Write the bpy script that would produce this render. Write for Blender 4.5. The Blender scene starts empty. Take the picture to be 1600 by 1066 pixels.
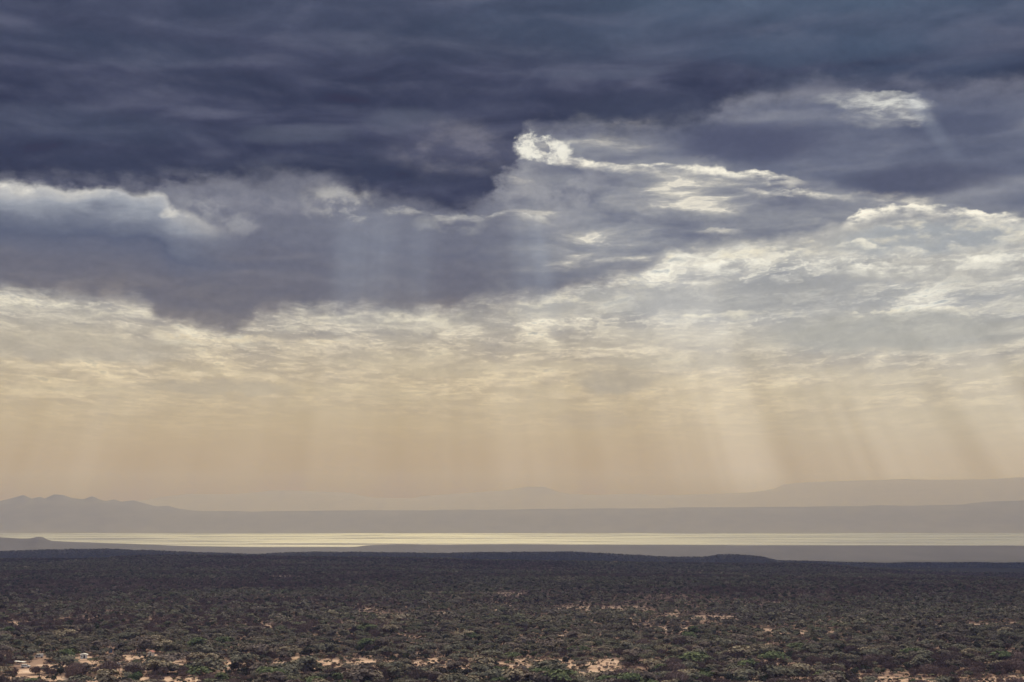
import bpy, math, random
import numpy as np
from mathutils import Vector

random.seed(7)
RNG = np.random.default_rng(11)
scene = bpy.context.scene
C = scene.collection

# ------------------------------------------------------------------ camera
CAM_Z = 84.0
LENS, SENSOR = 50.0, 36.0
FPX = 1600.0 * LENS / SENSOR            # focal length in photograph pixels
HORIZON = 800.0                         # photograph row of the horizon
TILT = math.atan((HORIZON - 533.0) / FPX)

cam_data = bpy.data.cameras.new('camera')
cam_data.lens, cam_data.sensor_width = LENS, SENSOR
cam_data.clip_start, cam_data.clip_end = 1.0, 200000.0
cam = bpy.data.objects.new('camera', cam_data)
C.objects.link(cam)
cam.location = (0, 0, CAM_Z)
cam.rotation_euler = (math.pi / 2 + TILT, 0, 0)
scene.camera = cam


def ray(px, py):
    """direction of a photograph pixel in world space"""
    x, y, z = px - 800.0, FPX, 533.0 - py
    c, s = math.cos(TILT), math.sin(TILT)
    return x, y * c - z * s, y * s + z * c


def on_level(px, py, z=0.0):
    x, y, dz = ray(px, py)
    t = (z - CAM_Z) / dz
    return x * t, y * t


def at_dist(px, py, d):
    """the point seen at pixel (px, py) whose northing is d"""
    x, y, z = ray(px, py)
    return x / y * d, d, CAM_Z + z / y * d


def lin(*c):
    return tuple(((v / 255.0) / 12.92 if v / 255.0 <= 0.04045 else ((v / 255.0 + 0.055) / 1.055) ** 2.4) for v in c)


# ------------------------------------------------------------------ small node language
class S:
    """a socket or a constant with arithmetic"""
    tree = None

    def __init__(self, v):
        self.v = v

    def __add__(a, b): return op('ADD', a, b)
    def __radd__(a, b): return op('ADD', b, a)
    def __sub__(a, b): return op('SUBTRACT', a, b)
    def __rsub__(a, b): return op('SUBTRACT', b, a)
    def __mul__(a, b): return op('MULTIPLY', a, b)
    def __rmul__(a, b): return op('MULTIPLY', b, a)
    def __truediv__(a, b): return op('DIVIDE', a, b)
    def __rtruediv__(a, b): return op('DIVIDE', b, a)


def put(sock, v):
    if isinstance(v, S):
        v = v.v
    if isinstance(v, bpy.types.NodeSocket):
        S.tree.links.new(v, sock)
    elif isinstance(v, (tuple, list)) and sock.type == 'RGBA' and len(v) == 3:
        sock.default_value = (*v, 1.0)
    else:
        sock.default_value = v


def op(kind, *args, clamp=False):
    n = S.tree.nodes.new('ShaderNodeMath')
    n.operation, n.use_clamp = kind, clamp
    for i, a in enumerate(args):
        put(n.inputs[i], a)
    return S(n.outputs[0])


def clamp01(a): return op('ADD', a, 0.0, clamp=True)
def vmin(a, b): return op('MINIMUM', a, b)
def vmax(a, b): return op('MAXIMUM', a, b)


def step(e0, e1, x):
    """smooth step from 0 at e0 to 1 at e1"""
    n = S.tree.nodes.new('ShaderNodeMapRange')
    n.interpolation_type = 'SMOOTHSTEP'
    lo, hi, a, b = (e0, e1, 0.0, 1.0) if e0 < e1 else (e1, e0, 1.0, 0.0)
    for k, v in enumerate((x, lo, hi, a, b)):
        put(n.inputs[k], v)
    return S(n.outputs[0])


def soft(t, w):
    """1 where t is well below zero, 0 well above, over a width w that may vary"""
    return step(1.0, -1.0, t / w)


def vec(x, y, z=0.0):
    n = S.tree.nodes.new('ShaderNodeCombineXYZ')
    for k, v in enumerate((x, y, z)):
        put(n.inputs[k], v)
    return S(n.outputs[0])


def noise(v, scale=1.0, detail=4.0, rough=0.5, lac=2.0, warp=0.0):
    n = S.tree.nodes.new('ShaderNodeTexNoise')
    n.noise_dimensions = '3D'
    put(n.inputs['Vector'], v)
    for k, a in (('Scale', scale), ('Detail', detail), ('Roughness', rough), ('Lacunarity', lac), ('Distortion', warp)):
        put(n.inputs[k], a)
    return S(n.outputs[0])


def curve(x, pts, x0, x1, y0, y1):
    """piecewise smooth function of x through pts, constant outside"""
    n = S.tree.nodes.new('ShaderNodeFloatCurve')
    cm = n.mapping
    cm.extend = 'HORIZONTAL'
    c = cm.curves[0]
    pts = sorted(pts)
    while len(c.points) < len(pts):
        c.points.new(0.5, 0.5)
    for p, (a, b) in zip(c.points, pts):
        p.location = ((a - x0) / (x1 - x0), (b - y0) / (y1 - y0))
        p.handle_type = 'AUTO_CLAMPED'
    cm.update()
    put(n.inputs['Factor'], 1.0)
    put(n.inputs['Value'], clamp01((x - x0) * (1.0 / (x1 - x0))))
    return S(n.outputs[0]) * (y1 - y0) + y0


def ramp(x, stops, x0=0.0, x1=1.0):
    n = S.tree.nodes.new('ShaderNodeValToRGB')
    cr = n.color_ramp
    stops = sorted(stops)
    while len(cr.elements) < len(stops):
        cr.elements.new(0.5)
    for e, (a, col) in zip(cr.elements, stops):
        e.position = (a - x0) / (x1 - x0)
        e.color = (*col, 1.0)
    put(n.inputs[0], (x - x0) * (1.0 / (x1 - x0)) if (x0, x1) != (0.0, 1.0) else x)
    return S(n.outputs[0])


def mix(a, b, f, mode='MIX'):
    n = S.tree.nodes.new('ShaderNodeMix')
    n.data_type, n.blend_type, n.clamp_factor = 'RGBA', mode, True
    put(n.inputs[0], f)
    put(n.inputs[6], a)
    put(n.inputs[7], b)
    return S(n.outputs[2])


# ------------------------------------------------------------------ sun direction: high ahead, hidden by the cloud deck
SUN_EL = math.radians(40.0)
SUN_AZ = math.radians(-4.0)             # a little left of straight ahead
SUN_STRENGTH = 4.4

sun_data = bpy.data.lights.new('sun', 'SUN')
sun_data.energy = SUN_STRENGTH
sun_data.angle = math.radians(4.0)      # softened by thin cloud
sun_data.color = (1.0, 0.86, 0.645)
sun = bpy.data.objects.new('sun', sun_data)
C.objects.link(sun)
sd = Vector((math.sin(SUN_AZ) * math.cos(SUN_EL), math.cos(SUN_AZ) * math.cos(SUN_EL), math.sin(SUN_EL)))
sun.rotation_euler = (-sd).to_track_quat('-Z', 'Y').to_euler()

# ------------------------------------------------------------------ air: extinction per metre, tint, depth of the layer and its mean in-scattered radiance
HAZE = 5.8e-5
HAZE_RGB = (0.42, 0.485, 1.0)
HAZE_H, HAZE_L = 890.0, 33000.0
HAZE_S = (0.385, 0.335, 0.26)

# ------------------------------------------------------------------ sky: layered cloud decks in a world shader
world = bpy.data.worlds.new('World')
scene.world = world
world.use_nodes = True


def ang(px, py):
    """photograph pixel -> angular coordinates of the sky shader (azimuth, elevation in pixels-per-radian units)"""
    x, y, z = ray(px, py)
    return 800.0 + FPX * math.atan2(x, y), HORIZON - FPX * math.atan2(z, math.hypot(x, y))


def build_sky():
    t = world.node_tree
    t.nodes.clear()
    S.tree = t
    tc = t.nodes.new('ShaderNodeTexCoord')
    sp = t.nodes.new('ShaderNodeSeparateXYZ')
    t.links.new(tc.outputs['Generated'], sp.inputs[0])
    x, y, z = (S(o) for o in sp.outputs)
    az = op('ARCTAN2', x, y)
    el = op('ARCSINE', z)
    P = az * FPX + 800.0
    Q = HORIZON - el * FPX

    def edge(pts, coord):
        return curve(coord, [ang(*p) for p in pts], -1200, 2800, 0, 1000)

    # ---- turbulence shared by all layers
    w_big = noise(vec(P * (1 / 210), Q * (1 / 90), 3.1), 1, 3, 0.5) - 0.5
    w_big2 = noise(vec(P * (1 / 210), Q * (1 / 90), 13.7), 1, 3, 0.5) - 0.5
    w_puff = noise(vec(P * (1 / 44), Q * (1 / 30), 7.7), 1, 7, 0.58) - 0.5
    w_puff2 = noise(vec(P * (1 / 44), Q * (1 / 30), 27.7), 1, 7, 0.58) - 0.5
    w_fine = noise(vec(P * (1 / 17), Q * (1 / 11), 37.7), 1, 5, 0.6) - 0.5
    Pw = P + w_big * 70 + w_puff * 34
    Qw = Q + w_big2 * 20 + w_puff2 * 34
    Ps = P + w_big * 90
    Qs = Q + w_big2 * 44 + w_puff2 * 14

    # ---- far haze and clear air
    base = ramp(Q, [(300, lin(166, 170, 175)), (450, lin(188, 184, 172)), (540, lin(192, 180, 154)), (600, lin(192, 173, 138)),
                    (650, lin(185, 164, 130)), (720, lin(175, 152, 121)), (780, lin(168, 147, 121)), (830, lin(166, 148, 125))], 250, 850)
    right = step(900, 1500, P) * step(800, 560, Q) * 0.55
    base = mix(base, lin(186, 183, 172), right)

    # ---- altocumulus field, foreshortened towards the horizon
    e = vmax(HORIZON - Q, 0.0) + 130.0
    X = (P - 800.0) / e
    Y = 1.0 / e
    def cells(qo):
        return noise(vec(X * 5.2 + w_puff * 0.35, (Y + qo) * 7600.0 + w_puff2 * 0.35, 1.0), 1, 8, 0.60, warp=0.2)
    f1 = cells(0.0)
    f1u = noise(vec(X * 5.2 + w_puff * 0.35, 1.0 / (e + 7.0) * 7600.0 + w_puff2 * 0.35, 1.0), 1, 4, 0.55, warp=0.2)
    f2 = noise(vec(X * 1.3, Y * 3000.0, 5.0), 1, 3, 0.5)
    f3 = noise(vec(X * 14.0 + w_fine * 0.3, Y * 22000.0, 9.0), 1, 6, 0.62)
    f = f1 * 0.58 + f2 * 0.22 + f3 * 0.20
    relief = (f1 - f1u) * 3.2                        # tops of the cells catch the light from above
    warm = step(440, 610, Q - step(700, 1500, P) * 45)
    alto_hi = ramp(f, [(0.30, lin(160, 171, 178)), (0.37, lin(192, 194, 190)), (0.415, lin(250, 244, 226)), (0.445, lin(214, 208, 195)),
                       (0.485, lin(172, 170, 168)), (0.55, lin(150, 150, 153)), (0.68, lin(132, 134, 144))])
    alto_lo = ramp(f, [(0.30, lin(182, 172, 153)), (0.385, lin(202, 188, 160)), (0.42, lin(234, 215, 180)), (0.45, lin(203, 186, 157)),
                       (0.50, lin(182, 167, 144)), (0.60, lin(166, 154, 139)), (0.70, lin(158, 148, 136))])
    alto = mix(alto_hi, alto_lo, warm)
    alto = mix(alto, mix(lin(252, 245, 226), lin(236, 216, 182), warm), clamp01(relief) * 0.75)
    alto = mix(alto, mix(lin(132, 134, 142), lin(160, 149, 136), warm), clamp01(relief * -1.0) * 0.55)
    alto = mix(alto, mix(alto, lin(200, 202, 200), 0.25), step(800, 1350, P + w_big * 200) * step(640, 480, Q))
    fil_ = f1 * 0.75 + f3 * 0.25
    line_ = vmax(step(0.470, 0.490, fil_) * step(0.520, 0.492, fil_), step(0.560, 0.575, fil_) * step(0.600, 0.578, fil_) * 0.7) * step(0.0, 0.10, relief)
    alto = mix(alto, mix(lin(254, 248, 230), lin(238, 218, 184), warm), line_ * 0.45)
    calm = step(0.44, 0.62, noise(vec(X * 1.5, Y * 4200.0, 15.0), 1, 3, 0.5))
    alto = mix(alto, mix(lin(184, 181, 174), lin(188, 174, 149), warm), calm * 0.6)
    a_amt = curve(Q + w_big2 * 60, [(0, 1), (480, 1), (560, .85), (610, .62), (650, .34), (690, .12), (735, .0)], 0, 1000, 0, 1)
    col = mix(base, alto, a_amt)
    # greyer rafts within the field
    for (cx, cy, rx, ry, c_, amt) in ((110, 545, 190, 22, (176, 167, 152), .7), (330, 605, 130, 13, (172, 160, 141), .55), (960, 598, 75, 22, (168, 157, 140), .75), (1170, 470, 240, 34, (160, 160, 160), .65),
                                      (1400, 520, 210, 34, (164, 163, 158), .75), (1450, 372, 150, 30, (164, 168, 172), .8), (930, 655, 80, 16, (176, 159, 135), .5), (1090, 565, 150, 16, (176, 167, 150), .5)):
        ux, uy = (Pw - ang(cx, cy)[0]) * (1 / rx), (Qw - ang(cx, cy)[1]) * (1 / ry)
        col = mix(col, lin(*c_), step(1.25, 0.25, ux * ux + uy * uy) * amt)

    # ---- mid-level purple grey bank with its ragged lower edge
    eM = edge([(-500, 470), (0, 458), (60, 463), (150, 472), (222, 478), (236, 484), (250, 506), (300, 513), (350, 521), (385, 518), (412, 500),
               (450, 492), (520, 488), (600, 493), (680, 496), (740, 487), (800, 478), (870, 462), (930, 446), (1000, 428), (1060, 400), (1110, 388),
               (1180, 380), (1260, 375), (1330, 360), (1420, 352), (1600, 352), (2300, 356)], Pw + w_puff2 * 30)
    tM = Qw + w_fine * 16 - eM
    # light spilling through the thin edge under the bank
    spill = step(-8, 4, tM) * step(40, 6, tM) * step(600, 540, Q)
    broken = step(0.46, 0.66, noise(vec(P * (1 / 64), Q * (1 / 22), 41.0), 1, 7, 0.62))
    col = mix(col, lin(246, 236, 210), spill * broken * 0.6)
    wM = 13.0 + 34.0 * step(0.46, 0.70, noise(vec(P * (1 / 170), 0.0, 43.0), 1, 2, 0.5))
    mM = soft(tM + 4.0, wM)
    sM = noise(vec(P * (1 / 330), Q * (1 / 46), 17.0), 1, 6, 0.55)
    sM2 = noise(vec(P * (1 / 120) + w_big, Q * (1 / 40), 19.0), 1, 7, 0.55, warp=0.5)
    bank_l = ramp(Q + (sM - 0.5) * 120 + (sM2 - 0.5) * 70, [(270, lin(130, 131, 140)), (330, lin(118, 120, 133)), (395, lin(108, 110, 125)), (450, lin(112, 111, 122)),
                                         (500, lin(120, 116, 121))], 250, 550)
    fR = noise(vec(P * (1 / 165) + w_puff * 0.3, Q * (1 / 40) + w_puff2 * 0.3, 23.0), 1, 9, 0.56, warp=0.3)
    bank_r = ramp(fR, [(0.28, lin(104, 108, 126)), (0.40, lin(122, 125, 138)), (0.50, lin(140, 142, 150)), (0.565, lin(157, 157, 160)), (0.61, lin(188, 185, 179)), (0.64, lin(232, 225, 209)), (0.70, lin(188, 185, 178))])
    sM3 = noise(vec(P * (1 / 120) + w_big, (Q - 9.0) * (1 / 40), 19.0), 1, 4, 0.55, warp=0.5)
    bank_l = mix(bank_l, lin(146, 144, 150), clamp01((sM2 - sM3) * 2.0) * 0.45)
    bank_l = mix(bank_l, lin(84, 87, 106), clamp01((sM3 - sM2) * 2.0) * 0.35)
    bank_l = mix(bank_l, lin(158, 150, 146), step(-34, 2, tM + (sM2 - 0.5) * 50) * step(0.40, 0.62, noise(vec(P * (1 / 110), 0.0, 45.0), 1, 3, 0.6)) * 0.75)
    rmask = step(740, 920, P + w_big * 160) * step(470, 385, Q + w_big2 * 60 - step(940, 700, P) * 60)
    bank = mix(bank_l, bank_r, rmask)
    col = mix(col, bank, mM)

    # ---- grey lens and veil at the upper right
    eR = edge([(700, 200), (1000, 244), (1060, 256), (1140, 268), (1220, 284), (1290, 300), (1330, 318), (1360, 322), (1450, 318), (1560, 338), (1640, 350), (2400, 380)], Pw)
    tR = Qw - eR
    sR = noise(vec(P * (1 / 260), Q * (1 / 60), 31.0), 1, 6, 0.5)
    veil = ramp(sR, [(0.30, lin(84, 90, 111)), (0.5, lin(106, 111, 129)), (0.68, lin(138, 140, 150))])
    lx, ly = (Ps - ang(1185, 222)[0]) * (1 / 125), (Qs - ang(1185, 222)[1]) * (1 / 34)
    lens = step(1.35, 0.1, lx * lx + ly * ly)
    veil = mix(veil, lin(80, 84, 107), lens * 0.85)
    arx, ary = (P - ang(1230, 215)[0]) * (1 / 200), (Q + w_big2 * 20 - ang(1230, 215)[1]) * (1 / 66)
    arc = arx * arx + ary * ary
    veil = mix(veil, lin(146, 147, 155), step(0.55, 0.95, arc) * step(1.4, 1.0, arc) * step(230, 180, Q) * 0.6)
    bx, by = (Ps - ang(1440, 285)[0]) * (1 / 130), (Qs - ang(1440, 285)[1]) * (1 / 28)
    veil = mix(veil, lin(82, 86, 107), step(1.5, 0.2, bx * bx + by * by) * 0.8)
    cx_, cy_ = (Ps - ang(1500, 195)[0]) * (1 / 100), (Qs - ang(1500, 195)[1]) * (1 / 18)
    veil = mix(veil, lin(82, 88, 110), step(1.5, 0.2, cx_ * cx_ + cy_ * cy_) * 0.7)
    mR = step(6, -22, tR) * step(940, 1100, P + w_big * 120)
    col = mix(col, veil, mR)

    def rim(pts, up, down, p0, p1, soft_, colour, amount, seed, cut=0.40):
        t_ = Qw - edge(pts, Pw)
        line = step(-up, 0, t_) * step(down, down * 0.05, t_)
        span = step(p0 - soft_, p0 + soft_, P) * step(p1 + soft_, p1 - soft_, P)
        brk = step(cut, cut + 0.26, noise(vec(P * (1 / 60), Q * (1 / 22), seed), 1, 7, 0.62))
        return line * span * brk * amount, colour

    rims = [
        ([(800, 226), (850, 236), (900, 250), (960, 254), (1050, 256), (1130, 266), (1200, 274), (1260, 292)], 5, 18, 830, 1240, 40, lin(254, 247, 228), 1.0, 51, 0.38),
        ([(1160, 300), (1240, 300), (1330, 312)], 4, 12, 1180, 1320, 30, lin(246, 239, 221), 0.85, 52, 0.40),
        ([(1300, 372), (1325, 352), (1340, 334), (1370, 323), (1450, 319), (1540, 336), (1620, 348), (1800, 352)], 4, 28, 1320, 2000, 12, lin(254, 247, 228), 1.0, 53, 0.34),
        ([(1000, 440), (1040, 402), (1080, 398), (1130, 412), (1180, 410), (1220, 424), (1290, 408), (1400, 416), (1600, 398)], 5, 26, 1040, 1700, 30, lin(254, 249, 232), 0.9, 54, 0.40),
        ([(480, 318), (540, 338), (580, 330), (640, 328), (680, 336), (740, 340), (790, 330)], 4, 13, 500, 800, 25, lin(204, 201, 194), 0.8, 55, 0.44),
        ([(800, 338), (840, 340), (860, 346)], 4, 12, 815, 850, 16, lin(226, 221, 208), 0.9, 56, 0.34),
        ([(1080, 362), (1140, 360), (1200, 372)], 4, 10, 1100, 1150, 20, lin(220, 214, 200), 0.8, 57, 0.36),
        ([(1180, 392), (1300, 384), (1340, 376), (1420, 392), (1600, 372)], 4, 14, 1190, 1600, 20, lin(240, 234, 216), 0.8, 58, 0.40),
        ([(220, 520), (300, 528), (420, 530), (520, 534), (600, 548), (700, 530)], 3, 9, 260, 640, 30, lin(224, 208, 178), 0.7, 59, 0.40),
        ([(-200, 566), (0, 566), (120, 570), (260, 580), (400, 586), (560, 578)], 3, 9, -300, 560, 40, lin(228, 210, 178), 0.75, 60, 0.40),
        ([(1000, 500), (1150, 488), (1300, 494), (1450, 482), (1600, 484)], 3, 12, 1020, 1700, 40, lin(240, 232, 210), 0.7, 61, 0.42),
    ]
    for r in rims:
        m, c = rim(*r)
        col = mix(col, c, m)

    # ---- bright-topped cumulus at the left
    eC = edge([(-500, 300), (0, 287), (40, 288), (80, 292), (120, 298), (160, 296), (200, 303), (235, 303), (258, 312), (275, 330), (300, 336), (340, 352), (380, 362), (420, 372)], P + w_puff * 22 + w_big * 20)
    tC = Q + w_puff2 * 22 - eC
    c_in = ramp(tC + (sM2 - 0.5) * 60 + w_puff * 16, [(0, lin(196, 194, 190)), (7, lin(184, 184, 185)), (22, lin(156, 160, 169)), (44, lin(118, 123, 138)), (66, lin(95, 101, 121)), (100, lin(108, 111, 127))], -10, 130)
    c_in = mix(c_in, lin(232, 227, 216), step(-8, 1, tC) * step(18, 3, tC) * step(0.48, 0.66, noise(vec(P * (1 / 60), Q * (1 / 40), 99.0), 1, 6, 0.6)) * 0.8)
    mC = step(-8, 5, tC) * step(118, 60, tC) * step(400, 240, P + w_big * 40)
    col = mix(col, c_in, mC)
    for (cx, cy, rx, ry, amt) in ((330, 345, 80, 22, .35), (372, 352, 30, 18, .45), (318, 322, 34, 16, .5), (262, 332, 16, 9, .75), (300, 318, 40, 16, .35)):
        ux, uy = (Pw - ang(cx, cy)[0]) * (1 / rx), (Qw - ang(cx, cy)[1]) * (1 / ry)
        col = mix(col, lin(162, 162, 166) if amt < .7 else lin(214, 210, 201), step(1.3, 0.1, ux * ux + uy * uy) * step(0.34, 0.58, noise(vec(P * (1 / 42), Q * (1 / 32), 101.0), 1, 7, 0.6)) * amt)

    for (cx, cy, rx, ry, c_, amt, sd) in ((525, 308, 62, 30, (176, 174, 172), .95, 91), (420, 305, 110, 26, (140, 140, 149), .7, 92), (705, 352, 60, 16, (160, 160, 161), .6, 93), (850, 300, 90, 60, (160, 160, 165), .6, 94),
                                          (930, 330, 120, 40, (150, 151, 158), .5, 95)):
        ux, uy = (Pw - ang(cx, cy)[0]) * (1 / rx), (Qw - ang(cx, cy)[1]) * (1 / ry)
        pf = noise(vec(P * (1 / 56) + w_fine * .2, Q * (1 / 40), sd), 1, 7, 0.6)
        col = mix(col, lin(*c_), step(1.5, 0.1, ux * ux + uy * uy) * step(0.42, 0.60, pf) * amt)

    # ---- dark upper deck
    eD = edge([(-600, 300), (0, 283), (80, 288), (160, 297), (220, 298), (280, 292), (400, 287), (480, 291), (540, 293), (572, 316), (600, 326), (640, 329), (690, 335), (735, 332), (764, 316),
               (784, 286), (800, 256), (812, 228), (826, 210), (880, 206), (960, 214), (1040, 214), (1100, 200), (1150, 172), (1220, 150), (1300, 142), (1420, 142), (1600, 150), (2400, 170)], P + w_big * 22 + w_puff * 80 + w_fine * 30)
    tD = Q + w_big2 * 8 + w_puff2 * 40 + w_fine * 16 - eD
    d1 = noise(vec(P * (1 / 460) + 2.0, Q * (1 / 84) + P * (1 / 2200), 61.0), 1, 5, 0.48, warp=0.7)
    d2 = noise(vec(P * (1 / 180), Q * (1 / 56), 67.0), 1, 7, 0.52, warp=0.5)
    d3 = noise(vec(P * (1 / 700), Q * (1 / 120), 65.0), 1, 2, 0.5)
    d = d1 * 0.32 + d2 * 0.40 + d3 * 0.28
    deck = ramp(d, [(0.33, lin(40, 45, 67)), (0.43, lin(52, 57, 79)), (0.51, lin(66, 70, 92)), (0.59, lin(84, 87, 107)), (0.68, lin(106, 109, 125))])
    for (cx, cy, rx, ry, c_, amt) in ((540, 262, 300, 26, (52, 58, 79), .75), (1010, 180, 150, 36, (60, 66, 87), .8), (760, 66, 280, 40, (48, 56, 77), .6), (180, 80, 200, 28, (56, 66, 87), .4), (200, 265, 260, 20, (56, 62, 83), .7),
                                      (470, 208, 90, 16, (92, 97, 113), .5), (640, 190, 80, 22, (94, 99, 116), .6), (120, 195, 200, 30, (72, 79, 99), .5), (1440, 110, 220, 20, (62, 72, 95), .7), (1250, 75, 250, 25, (62, 74, 97), .6),
                                      (950, 118, 120, 10, (86, 92, 111), .5), (320, 130, 120, 20, (46, 53, 74), .5)):
        ux, uy = (Ps - ang(cx, cy)[0]) * (1 / rx), (Qs - ang(cx, cy)[1]) * (1 / ry)
        deck = mix(deck, lin(*c_), step(1.5, 0.0, ux * ux + uy * uy) * amt)
    # the deck thins to bluer air overhead, most at the upper right
    thin = step(170, -60, Q + w_big2 * 120) * (0.16 + 0.66 * step(500, 1500, P + w_big * 300))
    deck = mix(deck, lin(88, 108, 130), thin)
    # swelling, lighter patch near the gap
    gx, gy = (Ps - ang(715, 232)[0]) * (1 / 120), (Qs - ang(715, 232)[1]) * (1 / 46)
    puffs = noise(vec(P * (1 / 96) + w_puff * .3, Q * (1 / 52), 71.0), 1, 8, 0.58)
    deck = mix(deck, mix(lin(84, 86, 106), lin(132, 131, 142), step(0.40, 0.66, puffs)), step(1.6, 0.0, gx * gx + gy * gy) * 0.65)
    # darker underside along the edge
    deck = mix(deck, lin(62, 64, 85), step(-70, -14, tD) * step(0.62, 0.42, d) * 0.55 * step(850, 720, P))
    # light bleeding through its thin rim
    deck = mix(deck, lin(122, 123, 135), step(-30, 4, tD + (puffs - 0.5) * 60) * step(0.40, 0.60, puffs) * 0.55)
    d2u = noise(vec(P * (1 / 180), (Q - 12.0) * (1 / 56), 67.0), 1, 4, 0.52, warp=0.5)
    deck = mix(deck, lin(112, 114, 131), clamp01((d2 - d2u) * 2.2) * 0.36)
    deck = mix(deck, lin(36, 40, 60), clamp01((d2u - d2) * 2.2) * 0.34)
    wD = 6.0 + 30.0 * clamp01(step(300, 460, P) * step(560, 470, P) + step(760, 830, P) * 0.6 + step(860, 1000, P) + step(0.45, 0.65, noise(vec(P * (1 / 90), Q * (1 / 60), 73.0), 1, 2, .5)) * 0.7)
    mD = soft(tD + wD * 0.12, wD)
    col = mix(col, deck, mD)
    # far overhead and behind: unseen sky set much brighter than the deck, as fill light
    col = mix(col, lin(186, 190, 196), step(-150, -1100, Q) * 0.85)
    col = mix(col, lin(186, 190, 196), step(0.15, -0.5, y) * step(760, 500, Q) * 0.8)

    # torn bright hole beside the deck
    hx, hy = (P + w_puff * 90 + w_fine * 30 - ang(850, 233)[0]) * (1 / 46), (Q + w_puff2 * 60 + w_fine * 16 - ang(850, 233)[1]) * (1 / 21)
    hr = hx * hx + hy * hy
    kx, ky = (P + w_puff2 * 60 - ang(842, 230)[0]) * (1 / 9), (Q + w_puff * 50 - ang(842, 230)[1]) * (1 / 8)
    hole = step(1.2, 0.45, hr) * step(0.5, 1.2, kx * kx + ky * ky) * step(0.36, 0.56, noise(vec(P * (1 / 30), Q * (1 / 22), 75.0), 1, 7, 0.65))
    col = mix(col, lin(240, 236, 222), hole * 0.95)
    # slit of light at the upper right
    fil = step(0.36, 0.66, noise(vec(P * (1 / 46) + Q * (1 / 60), Q * (1 / 13) - P * (1 / 160), 77.0), 1, 8, 0.62, warp=0.4))
    for (cx, cy, rx, ry, amt) in ((1372, 148, 60, 5, 0.6), (1385, 165, 64, 14, 0.95), (1335, 158, 60, 10, 0.45), (1422, 176, 20, 20, 0.6), (1380, 178, 70, 22, 0.35)):
        ux, uy = (P + w_big * 30 + w_puff * 60 - ang(cx, cy)[0]) * (1 / rx), (Q + w_puff2 * 30 + w_fine * 10 - (P - ang(cx, cy)[0]) * 0.08 - ang(cx, cy)[1]) * (1 / ry)
        col = mix(col, lin(226, 225, 216), step(1.5, 0.0, ux * ux + uy * uy) * (fil * 0.85 + 0.15) * amt * 0.8)

    # fine mottling of all the vapour
    grain = noise(vec(P * (1 / 13), Q * (1 / 8), 97.0), 1, 5, 0.65) - 0.5
    gm_ = t.nodes.new('ShaderNodeVectorMath')
    gm_.operation = 'SCALE'
    put(gm_.inputs[0], col)
    put(gm_.inputs['Scale'], 1.0 + (grain + w_fine * 0.7) * 0.26 * step(700, 560, Q))
    col = S(gm_.outputs[0])

    # ---- sunbeams falling from the gaps, fanned about the hidden sun
    th = (P - 650.0) / vmax(Q + 1000.0, 300.0)
    th_w = th + (noise(vec(th * 9.0, 0.0, 79.0), 1, 2, 0.5) - 0.5) * 0.10
    r1 = noise(vec(th_w * 34.0, 0.0, 81.0), 1, 2, 0.45)
    r2 = noise(vec(th * 15.0, Q * (1 / 900), 87.0), 1, 2, 0.5)
    r3 = noise(vec(th * 130.0, Q * (1 / 2500), 83.0), 1, 2, 0.5)
    beams = step(0.18, 0.84, r1) * 0.8 + step(0.38, 0.70, r2) * 0.65 + (r3 - 0.5) * 0.25
    env_low = curve(th, [(-1, .3), (-.50, .35), (-.40, .5), (-.31, .55), (-.24, .40), (-.12, .32), (-.03, .5), (.03, .42), (.10, .55), (.15, .42), (.20, .6), (.25, .9), (.29, 1.0),
                         (.33, .85), (.40, .75), (.46, .95), (.52, 1.0), (.60, .85), (1, .5)], -1, 1, 0, 1)
    env_mid = curve(th, [(-.25, 0), (-.12, .06), (-.085, .5), (-.03, 1.0), (.01, .8), (.04, .10), (.10, .10), (.125, .75), (.15, .65), (.18, .1), (.21, .3), (.25, .2), (.30, .1), (.5, .0)], -1, 1, 0, 1)
    low = env_low * (beams * 0.75 + 0.25) * step(430 - 0, 620, Q + step(0.20, 0.27, th) * step(0.40, 0.33, th) * 70) * step(830, 720, Q)
    mid = env_mid * (beams * 0.7 + 0.2) * step(300, 390, Q + (noise(vec(th * 30, 0, 91.0), 1, 2, .5) - .5) * 70) * step(570, 420, Q)
    one = step(0.018, 0.002, op('ABSOLUTE', th - 0.655)) * step(165, 190, Q) * step(330, 200, Q)
    bl = t.nodes.new('ShaderNodeVectorMath'); bl.operation = 'SCALE'
    put(bl.inputs[0], S(add_rgb((0.62, 0.58, 0.50))))
    put(bl.inputs['Scale'], low * 0.25)
    bm = t.nodes.new('ShaderNodeVectorMath'); bm.operation = 'SCALE'
    put(bm.inputs[0], S(add_rgb((0.50, 0.56, 0.60))))
    put(bm.inputs['Scale'], mid * 0.17 + one * 0.10)
    s1 = t.nodes.new('ShaderNodeVectorMath'); s1.operation = 'ADD'
    t.links.new(bl.outputs[0], s1.inputs[0]); t.links.new(bm.outputs[0], s1.inputs[1])
    s2 = t.nodes.new('ShaderNodeVectorMath'); s2.operation = 'ADD'
    put(s2.inputs[0], col); t.links.new(s1.outputs[0], s2.inputs[1])

    # the decks hang beyond the haze, which adds its own light to what is seen: their own radiance is what remains
    path = vmin(HAZE_H / vmax(op('SINE', el), 0.001), HAZE_L)
    ch = []
    ss = t.nodes.new('ShaderNodeSeparateColor')
    t.links.new(s2.outputs[0], ss.inputs[0])
    for k_ in range(3):
        T_ = op('EXPONENT', path * (-HAZE * HAZE_RGB[k_]))
        ch.append(vmax((S(ss.outputs[k_]) - (1.0 - T_) * HAZE_S[k_]) / T_, 0.006))
    s2 = t.nodes.new('ShaderNodeCombineColor')
    for k_ in range(3):
        put(s2.inputs[k_], ch[k_])

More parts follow.
